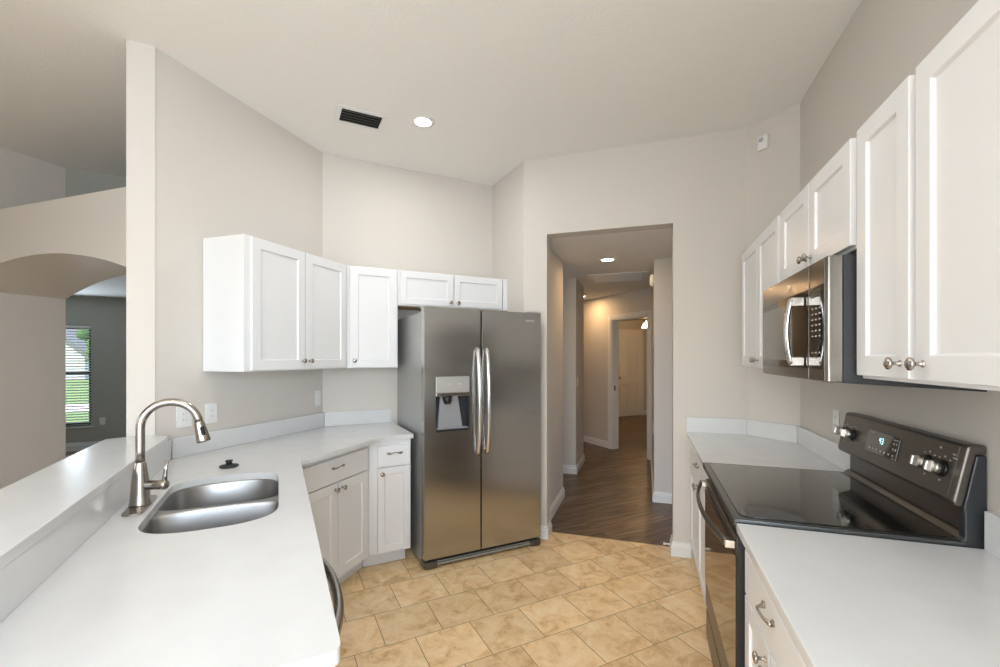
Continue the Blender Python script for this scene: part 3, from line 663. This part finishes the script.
# ------------------------------------------------------------------ refrigerator: local x -> n, y -> m, front face y=0
fg = thing('refrigerator', 'stainless side by side refrigerator with an ice and water dispenser', 'refrigerator', nm(.885, 2.91, 0), 45)
MB().box(.004, .890, .075, .765, .015, 1.765).build('body', M['fridge_side'], fg, .004)
def fdoor(x0, x1, name, rec=None):
    z0, z1, t = .066, 1.79, .062; e = .010
    prof = [(x0, t), (x0, .003), (x0 + .003, 0), (x1 - .003, 0), (x1, .003), (x1, t)]
    mb = MB()
    if not rec: return mb.extrude(prof, lambda u, v, w: (u, v, w), z0, z1).build(name, M['steel'], fg)
    rx0, rx1, rz0, rz1 = rec
    mb.extrude(prof, lambda u, v, w: (u, v, w), z0, rz0); mb.extrude(prof, lambda u, v, w: (u, v, w), rz1, z1)
    mb.extrude([(x0, t), (x0, .003), (x0 + .003, 0), (rx0, 0), (rx0, t)], lambda u, v, w: (u, v, w), rz0, rz1)
    mb.extrude([(rx1, t), (rx1, 0), (x1 - .003, 0), (x1, .003), (x1, t)], lambda u, v, w: (u, v, w), rz0, rz1)
    return mb.build(name, M['steel'], fg)
ld = fdoor(0, .4225, 'door', (.082, .335, .935, 1.318))
rd = fdoor(.4315, .930, 'door')
MB().box(.004, .40, .0625, .074, .07, 1.785).box(.45, .925, .0625, .074, .07, 1.785).build('door_gasket', M['dgrey'], fg)
# dispenser
mb = MB().box(.084, .333, -.004, .05, 1.205, 1.316); mb.build('dispenser_panel', M['panel'], ld, .003)
mb = MB().box(.084, .333, -.004, .03, 1.180, 1.204); mb.build('dispenser_trim', M['chrome'], ld, .002)
cav = MB().box(.0825, .3345, .052, .058, .938, 1.18).box(.0825, .088, .002, .052, .938, 1.18).box(.329, .3345, .002, .052, .938, 1.18).box(.088, .329, 0.0, .052, .938, .950)
cav.build('dispenser_cavity', M['dark'], ld)
MB().add([(.105, .050, .955), (.29, .050, .955), (.26, .050, 1.178), (.13, .050, 1.178), (.105, .020, .955), (.29, .020, .955), (.26, .040, 1.178), (.13, .040, 1.178)],
         [(0, 1, 2, 3), (4, 7, 6, 5), (0, 4, 5, 1), (1, 5, 6, 2), (2, 6, 7, 3), (3, 7, 4, 0)]).build('dispenser_paddle', M['dgrey'], ld, .003)
MB().lathe([(.034, 0), (.032, .03), (.024, .05), (.020, .056), (0, .056)], (.175, .022, 1.1795), (0, 0, -1), 20).build('ice_chute', M['black'], ld)
MB().box(.095, .322, -.006, .045, .951, .958).build('drip_tray', M['dgrey'], ld, .001)
MB().lathe([(.005, 0), (.005, .002), (0, .002)], (.180, -.004, 1.262), (0, -1, 0), 10).build('dispenser_button', M['plate'], ld); MB().lathe([(.007, 0), (.007, .002), (0, .002)], (.255, -.004, 1.262), (0, -1, 0), 10).build('dispenser_button', M['plate'], ld)
# handles
for par, x in ((ld, .394), (rd, .466)):
    pts = []; rad_ = []
    for i in range(25):
        u = -1 + 2 * i / 24; pts.append((x, -.012 - .036 * (1 - abs(u) ** 3.0), 1.137 + u * .385)); rad_.append((.0145 if abs(u) < .95 else .012))
    MB().tube(pts, rad_, 16, ell=(.9, 1.0), up=(0, 1, 0)).build('handle', M['chrome'], par)
MB().box(.79, .872, -.0025, -.0005, 1.722, 1.735).build('badge', M['chrome'], rd, .001)
mb = MB().box(.03, .90, .020, .06, .012, .060); mb.build('grille', M['black'], fg)
mb = MB().box(.10, .84, .006, .020, .018, .030).box(.10, .84, .010, .018, .036, .042); mb.build('grille_rail', M['fridge_side'], fg, .002)
for x0, x1 in ((.0, .10), (.84, .93)):
    mb = MB().prism(rounded([(x0, -.006), (x1, -.006), (x1, .09), (x0, .09)], [.02, .02, 0, 0]), .004, .050); mb.build('foot_cover', M['slate'], fg, .008)
for x in (.045, .885): MB().lathe([(.018, 0), (.018, .010)], (x, .12, 0.0), (0, 0, 1), 14).build('leveling_foot', M['black'], fg)
MB().box(.0, .09, .03, .10, 1.791, 1.803).build('hinge_cover', M['fridge_side'], fg, .004); MB().box(.84, .93, .03, .10, 1.791, 1.803).build('hinge_cover', M['fridge_side'], fg, .004)

# ------------------------------------------------------------------ range: world aligned, Y 1.620..2.436
rg = thing('range', 'freestanding electric range with black glass cooktop and slate backguard', 'range', (0, 0, 0))
y0, y1 = 1.618, 2.436
MB().box(.335, .900, y0 + .002, y1 - .002, .03, .895).build('body', M['black'], rg, .002)
# cooktop frame and glass
fr = MB().prism(rounded([(.270, y0 - .003), (.868, y0 - .003), (.868, y1 + .003), (.270, y1 + .003)], [.012, 0, 0, .012]), .896, .922); fr.build('cooktop_frame', M['cooktop_frame'], rg, .004)
gl = MB().prism(rounded([(.295, y0 + .022), (.842, y0 + .022), (.842, y1 - .022), (.295, y1 - .022)], [.04, .02, .02, .04]), .9222, .9245)
glo = gl.build('cooktop_glass', M['glass_black'], rg, .001)
# raised rear lip of the cooktop
MB().extrude([(.862, .9225), (.885, .9225), (.885, .938), (.879, .938)], lambda u, v, w: (u, w, v), y0 + .004, y1 - .004).build('rear_lip', M['slate'], rg, .003)
# backguard
prof = [(.913, .90), (.913, 1.198), (.878, 1.198), (.872, 1.190), (.841, 1.036), (.846, 1.024), (.888, 1.008), (.888, .956), (.886, .90)]
bgd = MB().extrude(prof, lambda u, v, w: (u, w, v), y0 + .030, y1 - .004).build('backguard', M['slate'], rg, .004)
MB().extrude([(.914, 1.200), (.878, 1.200), (.870, 1.192), (.838, 1.036), (.843, 1.022), (.861, 1.020), (.890, 1.172), (.914, 1.172)], lambda u, v, w: (u, w, v), y0 - .002, y0 + .0295).build('end_cap', M['slate'], rg, .006)['label'] = 'rounded slate coloured end cap'
MB().extrude([(.915, .900), (.915, 1.171), (.891, 1.171), (.8625, 1.018), (.866, 1.0), (.866, .930), (.858, .924), (.858, .90)], lambda u, v, w: (u, w, v), y0 - .001, y0 + .0295).build('end_plate', M['dark'], rg, .004)['label'] = 'black side plate'
# panel frame: point on the tilted face
P0 = Vector((.841, 0, 1.036)); P1 = Vector((.872, 0, 1.190)); up_ = (P1 - P0).normalized(); out_ = Vector((-up_.z, 0, up_.x)).normalized()
def on_panel(y, z, d=0.0):
    t_ = (z - P0.z) / (P1.z - P0.z); return P0.lerp(P1, t_) + Vector((0, y, 0)) + out_ * d
def pbox(mb, ya_, yb_, za_, zb_, d0, d1):
    vs = [on_panel(yy, zz, dd) for dd in (d0, d1) for zz in (za_, zb_) for yy in (ya_, yb_)]
    return mb.add(vs, [(0, 2, 3, 1), (4, 5, 7, 6), (0, 1, 5, 4), (2, 6, 7, 3), (0, 4, 6, 2), (1, 3, 7, 5)])
dp = pbox(MB(), 1.945, 2.18, 1.075, 1.160, .0005, .004).build('display', M['glass_black'], bgd, .001)
mk = MB()
for k in range(7): pbox(mk, 1.965 + k * .029, 1.975 + k * .029, 1.088, 1.094, .004, .0045)
for k in range(2): pbox(mk, 1.955 + k * .018, 1.963 + k * .018, 1.110, 1.118, .004, .0045); pbox(mk, 1.955 + k * .018, 1.963 + k * .018, 1.130, 1.138, .004, .0045)
pbox(mk, 2.13, 2.165, 1.146, 1.149, .004, .0045); pbox(mk, 1.955, 1.985, 1.146, 1.149, .004, .0045); pbox(mk, 1.955, 1.975, 1.079, 1.082, .004, .0045)
mk.build('button_marks', M['mark'], dp)
# lit clock digits, seven segment style
dg = MB()
def digit(yc, segs):
    w_, h_ = .009, .020; zc_ = 1.128
    S = {'a': (0, 1, 'h'), 'g': (0, 0, 'h'), 'd': (0, -1, 'h'), 'b': (-1, .5, 'v'), 'f': (1, .5, 'v'), 'c': (-1, -.5, 'v'), 'e': (1, -.5, 'v')}
    for ch in segs:
        a_, b_, o_ = S[ch]; yy = yc + a_ * w_ / 2; zz = zc_ + b_ * h_ / 2
        if o_ == 'h': pbox(dg, yy - w_ / 2, yy + w_ / 2, zz - .001, zz + .001, .004, .0046)
        else: pbox(dg, yy - .001, yy + .001, zz - h_ / 4, zz + h_ / 4, .004, .0046)
digit(2.075, 'fgbc'); digit(2.058, 'abgcd')
dg.build('clock_digits', M['lit_digits'], dp)
def range_knob(y, z):
    o = on_panel(y, z, .0005)
    k = MB().lathe([(.0255, 0), (.0255, .004), (.022, .006)], o, out_, 28).build('knob', M['black'], bgd)
    MB().lathe([(.0205, .0062), (.0205, .022), (.019, .026), (0, .0262)], o, out_, 28).build('knob_base', M['knobm'], k)
    g = MB(); ov = o + out_ * .0264; a_ = Vector((0, 1, 0)); vs = []
    for d_, s_ in ((0, 1.0), (.018, .8)):
        for p_, r_ in ((-.007, -.0195), (.007, -.0195), (.007, .0195), (-.007, .0195)): vs.append(ov + out_ * d_ + a_ * p_ * s_ + up_ * r_ * s_)
    g.add(vs, [(0, 3, 2, 1), (4, 5, 6, 7), (0, 1, 5, 4), (1, 2, 6, 5), (2, 3, 7, 6), (3, 0, 4, 7)]); g.build('knob_grip', M['knobm'], k, .003)
for yk in (1.700, 1.775, 2.315, 2.385): range_knob(yk, 1.112)
mk = MB()
for yk in (1.700, 1.775, 2.315, 2.385):
    pbox(mk, yk - .004, yk + .004, 1.074, 1.079, .0005, .001); pbox(mk, yk - .004, yk + .004, 1.146, 1.151, .0005, .001)
    pbox(mk, yk - .030, yk - .022, 1.140, 1.144, .0005, .001); pbox(mk, yk + .02, yk + .028, 1.140, 1.144, .0005, .001)
pbox(mk, 1.64, 1.665, 1.150, 1.154, .0005, .001); pbox(mk, 1.655, 1.67, 1.160, 1.164, .0005, .001); pbox(mk, 1.725, 1.735, 1.168, 1.174, .0005, .001)
mk.build('control_marks', M['mark'], bgd)
# front: vent trim, door, drawer
MB().box(.300, .334, y0 + .003, y1 - .003, .845, .8955).build('vent_trim', M['slate'], rg, .003)
od = MB().box(.283, .333, y0 + .012, y1 - .004, .215, .842).build('oven_door', M['slate'], rg, .004)
MB().box(.2805, .2828, y0 + .014, y1 - .006, .345, .790).build('door_glass', M['oven_glass'], od, .0005)
vt = MB()
for k in range(26): vt.box(.2795, .2829, y0 + .09 + k * .025, y0 + .102 + k * .025, .800, .812)
vt.build('vent_slots', M['black'], od)
MB().box(.284, .336, y0 + .001, y0 + .011, .215, .88).build('door_edge', M['black'], od)['label'] = 'black near edge'
pts = []; n = 24
for i in range(n + 1):
    u = -1 + 2 * i / n; pts.append((.258 - .042 * (1 - abs(u) ** 2.2), (y0 + y1) / 2 + u * .368, .825))
hh = MB().tube(pts, .012, 12, ell=(1.25, .6), up=(0, 0, 1))
hh.build('handle', M['slate'], od)
for ya_ in (y1 - .055, y0 + .024): MB().box(.250, .2825, ya_, ya_ + .036, .812, .838).build('handle_mount', M['knobm'], od, .003)
MB().box(.286, .333, y0 + .008, y1 - .004, .055, .192).build('storage_drawer', M['slate'], rg, .003)
for xx in (.37, .86):
    for yy in (y0 + .05, y1 - .05): MB().lathe([(.015, 0), (.015, .03)], (xx, yy, 0), seg=12).build('foot', M['black'], rg)

# ------------------------------------------------------------------ microwave: Y 1.607..2.385
mw = thing('microwave', 'stainless over-the-range microwave with a vertical handle below the short cabinet', 'microwave', (.006, 0, 0))
a0, a1 = 1.612, 2.385; zb, zt = 1.371, 1.765
MB().extrude([(.568, zb), (.568, zt), (.908, zt), (.908, zb - .019)], lambda u, v, w: (u, w, v), a0 + .003, a1 - .003).build('case', M['dark'], mw, .002)
ff = MB().prism(rounded([(.525, a0 + .002), (.567, a0 + .002), (.567, a1 - .003), (.525, a1 - .003)], [.008, 0, 0, .008]), zb + .002, zt)
face = ff.build('control_frame', M['micro_steel'], mw, .003)
ysm = 1.758
dr_ = MB().box(.5195, .5245, ysm + .002, a1 - .004, zb + .006, zt - .003).build('door', M['micro_steel'], mw, .0015)
MB().box(.5170, .5193, ysm + .004, a1 - .012, 1.412, 1.682).build('door_glass', M['micro_glass'], dr_, .0005)
wd_ = MB().box(.5160, .5168, 1.93, a1 - .025, 1.440, 1.655).build('window_screen', mat('microwave_window_screen', (.17, .175, .165), .15), dr_)
MB().lathe([(.013, 0), (.013, .002), (.011, .003), (0, .003)], (.5195, 1.975, 1.717), (-1, 0, 0), 24).build('badge', M['chrome'], dr_)['label'] = 'small round chrome emblem'
MB().box(.5215, .5245, a0 + .012, ysm - .002, zb + .006, zt - .003).build('control_panel', M['micro_steel'], mw, .001)
kp = MB().box(.5190, .5213, a0 + .014, ysm - .003, 1.412, 1.682).build('keypad', M['glass_black'], mw)
mk = MB()
for r_ in range(10):
    if r_ in (2, 3): continue
    for c_ in range(3): mk.box(.5183, .5189, 1.652 + c_ * .032, 1.664 + c_ * .032, 1.445 + r_ * .018, 1.450 + r_ * .018)
mk.build('key_marks', M['mark'], kp)
MB().box(.5183, .5189, 1.65, 1.735, 1.645, 1.668).build('clock_window', M['black'], kp)
pts = []
for i in range(17):
    u = -1 + 2 * i / 16; pts.append((.478 - .014 * (1 - u * u), 1.800, 1.540 + u * .113))
hm = MB().tube(pts, .013, 14, ell=(1.15, .62), up=(0, 1, 0)); hm.build('handle', M['chrome'], dr_)
MB().box(.474, .5165, 1.786, 1.814, 1.628, 1.660).build('handle_bracket', M['nickel'], dr_, .003); MB().box(.474, .5165, 1.786, 1.814, 1.420, 1.452).build('handle_bracket', M['nickel'], dr_, .003)

# ------------------------------------------------------------------ ceiling fittings
GL = 'recessed lights in the ceilings'
def downlight(x, y, z, label, r=.07, watt=20, col=KWARM, spot=True):
    t_ = thing('recessed_light', label, 'ceiling light', (x, y, z), 0, GL)
    MB().lathe([(r + .022, 0), (r + .022, -.004), (r + .004, -.008), (r, -.006), (r, -.0005)], seg=36).build('trim_ring', M['trim'], t_)
    MB().lathe([(r - .001, -.0006), (r - .001, -.003), (0, -.004)], seg=36).build('lens', M['lens'], t_)
    lamp('downlight', 'AREA', (x, y, z - .02), (0, 0, 0), watt, col, shape='DISK', size=r * 1.7)
    return t_
downlight(-1.438, 2.68, ZC, 'lit round recessed light in the high kitchen ceiling beside the vent', .055, 5)
downlight(-.37, 4.56, HC, 'lit round recessed light in the hall ceiling, the nearer one', .062, 3, WARM)
downlight(-.976, 7.18, HC, 'tiny lit recessed light deeper in the hall, above the far left corner', .05, 5, WARM)
v = thing('ceiling_vent', 'rectangular ceiling air vent with dark louvres in the kitchen ceiling', 'ceiling vent', nm(.495, 3.062, ZC), 45)
fr = MB().box(-.165, .165, -.115, -.082, -.006, -.0005).box(-.165, .165, .082, .115, -.006, -.0005).box(-.165, -.128, -.082, .082, -.006, -.0005).box(.128, .165, -.082, .082, -.006, -.0005)
fr.build('frame', M['trim'], v, .002); MB().box(-.127, .127, -.081, .081, -.0015, -.0005).build('duct', M['vent_dark'], v)
lv = MB()
for k in range(5):
    y_ = -.066 + k * .033
    lv.add([(-.126, y_ - .010, -.010), (.126, y_ - .010, -.010), (.126, y_ + .008, -.002), (-.126, y_ + .008, -.002), (-.126, y_ - .010, -.0112), (.126, y_ - .010, -.0112), (.126, y_ + .008, -.0032), (-.126, y_ + .008, -.0032)],
           [(0, 1, 2, 3), (4, 7, 6, 5), (0, 4, 5, 1), (3, 2, 6, 7), (0, 3, 7, 4), (1, 5, 6, 2)])
lv.build('louvres', mat('grey_louvre', (.16, .17, .16), .5), v)
g = thing('return_grille', 'pale rectangular air return grille in the hall ceiling', 'return grille', (-.33, 5.62, HC))
MB().box(-.34, .34, -.30, -.25, -.008, -.0005).box(-.34, .34, .25, .30, -.008, -.0005).box(-.34, -.29, -.25, .25, -.008, -.0005).box(.29, .34, -.25, .25, -.008, -.0005).build('frame', M['trim'], g, .002)
MB().box(-.29, .29, -.25, .25, -.002, -.0005).build('duct', M['vent_dark'], g); lv = MB()
for k in range(14): lv.box(-.289, .289, -.24 + k * .0355, -.222 + k * .0355, -.006, -.0025)
lv.build('louvres', M['trim'], g)
# ceiling fan with light in the bedroom
f = thing('ceiling_fan', 'dark bladed ceiling fan with one glowing shade in the far bedroom', 'ceiling fan', nm(7.0, 7.0, HC))
f.location = (.02, 9.9, HC)
MB().lathe([(.06, 0), (.055, -.04), (.012, -.05), (.012, -.12), (.09, -.13), (.10, -.20), (.05, -.23), (.04, -.25)], seg=24).build('motor', M['nickel'], f)
for k in range(5):
    a = R(72 * k + 12); ca, sa = math.cos(a), math.sin(a); bl_ = MB()
    pr = [(.10, -.03), (.18, -.055), (.60, -.065), (.62, 0), (.60, .065), (.18, .055), (.10, .03)]
    bl_.prism([(u * ca - v_ * sa, u * sa + v_ * ca) for u, v_ in pr], -.175, -.167); bl_.build('blade', M['fan_wood'], f)
MB().lathe([(.03, -.25), (.05, -.27), (.085, -.345), (.088, -.36), (0, -.35)], (-.02, -.06, 0), (0, 0, 1), 20).build('lamp_shade', M['fan_lens'], f)
lamp('fan_light', 'POINT', (.0, 9.80, HC - .46), (0, 0, 0), 11, WARM, shadow_soft_size=.07)

# ------------------------------------------------------------------ plates, switches, sensors
def wallplate(name, label, cat, loc, rz, kind, w=.072, h=.115):
    t_ = thing(name, label, cat, loc, rz, {'outlet': 'wall outlets', 'switch': 'light switches'}[cat])
    MB().box(-w / 2, w / 2, -.006, -.0008, -h / 2, h / 2).build('plate', M['plate'], t_, .002)
    if kind == 'outlet':
        for z in (-.02, .02):
            r_ = MB().box(-.016, .016, -.0085, -.0062, z - .014, z + .014).build('socket', M['plate'], t_, .002)
            MB().box(-.008, -.006, -.0092, -.0086, z - .004, z + .006).box(.006, .008, -.0092, -.0086, z - .004, z + .006).build('slots', M['dark'], r_)
    elif kind == 'gfci':
        r_ = MB().box(-.017, .017, -.0085, -.0062, -.033, .033).build('socket', M['plate'], t_, .0015)
        MB().box(-.008, -.006, -.0092, -.0086, .012, .022).box(.006, .008, -.0092, -.0086, .012, .022).box(-.008, -.006, -.0092, -.0086, -.022, -.012).box(.006, .008, -.0092, -.0086, -.022, -.012).build('slots', M['dgrey'], r_)
    else:
        MB().box(-.016, .016, -.0095, -.0062, -.032, .032).build('rocker', M['plate'], t_, .002)
    return t_
wallplate('outlet', 'white outlet on the left wall, partly behind the faucet arc', 'outlet', (-2.405, 1.752, 1.125), 90, 'gfci', w=.085)
wallplate('outlet', 'white outlet on the left wall just right of the faucet', 'outlet', (-2.405, 1.912, 1.126), 90, 'gfci')
wallplate('light_switch', 'white switch on the left wall below the wall cabinet, near the corner', 'switch', (-2.405, 2.789, 1.137), 90, 'switch', w=.06)
wallplate('outlet', 'white outlet on the right wall behind the range knobs', 'outlet', (XR, 2.665, 1.125), -90, 'outlet')
wallplate('light_switch', 'white switch on the left hall column', 'switch', (-.83, 5.62, 1.14), 90, 'switch')
wallplate('outlet', 'white outlet low on the right wall deep in the hall', 'outlet', (.075, 5.0, .70), -90, 'outlet')
wallplate('outlet', 'grey-white outlet on the dining wall beside the window', 'outlet', nm(-2.475, WM, .445), 45, 'outlet')
sd = thing('smoke_detector', 'small white round detector high on the hall right wall', 'smoke detector', (.075, 4.80, 2.24), -90)
MB().lathe([(.065, 0.001), (.065, .02), (.05, .04), (0, .042)], (0, 0, 0), (0, -1, 0), 28).build('housing', M['plate'], sd)
c = thing('alarm_sensor', 'small white alarm sensor high on the short diagonal wall', 'alarm sensor', nm(ND, 1.862, 2.895), -45)
MB().box(-.034, .034, -.024, -.001, -.047, .047).build('housing', M['plate'], c, .006)
gr = MB()
for k in range(5): gr.box(-.022, .008, -.0252, -.0242, .006 + k * .006, .009 + k * .006)
gr.build('speaker_slots', M['dgrey'], c)
ds = thing('door_stop', 'tiny white door stop on the baseboard at the right jamb', 'door stop', (.170, 3.53, .055))
MB().lathe([(.011, 0), (.011, .004), (.006, .006), (.006, .035), (.010, .037), (.010, .048), (0, .049)], (0, 0, 0), (-1, 0, 0), 14).build('bumper', M['plate'], ds)
# unseen downlights over and behind the camera, added to brighten the kitchen
downlight(-.75, 1.25, ZC, 'added unseen round recessed light in the kitchen ceiling just in front of the camera', .055, 4.5)
downlight(-.35, -.3, ZC, 'added unseen round recessed light in the kitchen ceiling above the camera', .055, 2.5)
downlight(-.9, -1.4, ZC, 'added unseen round recessed light in the living ceiling behind the camera', .062, 2)
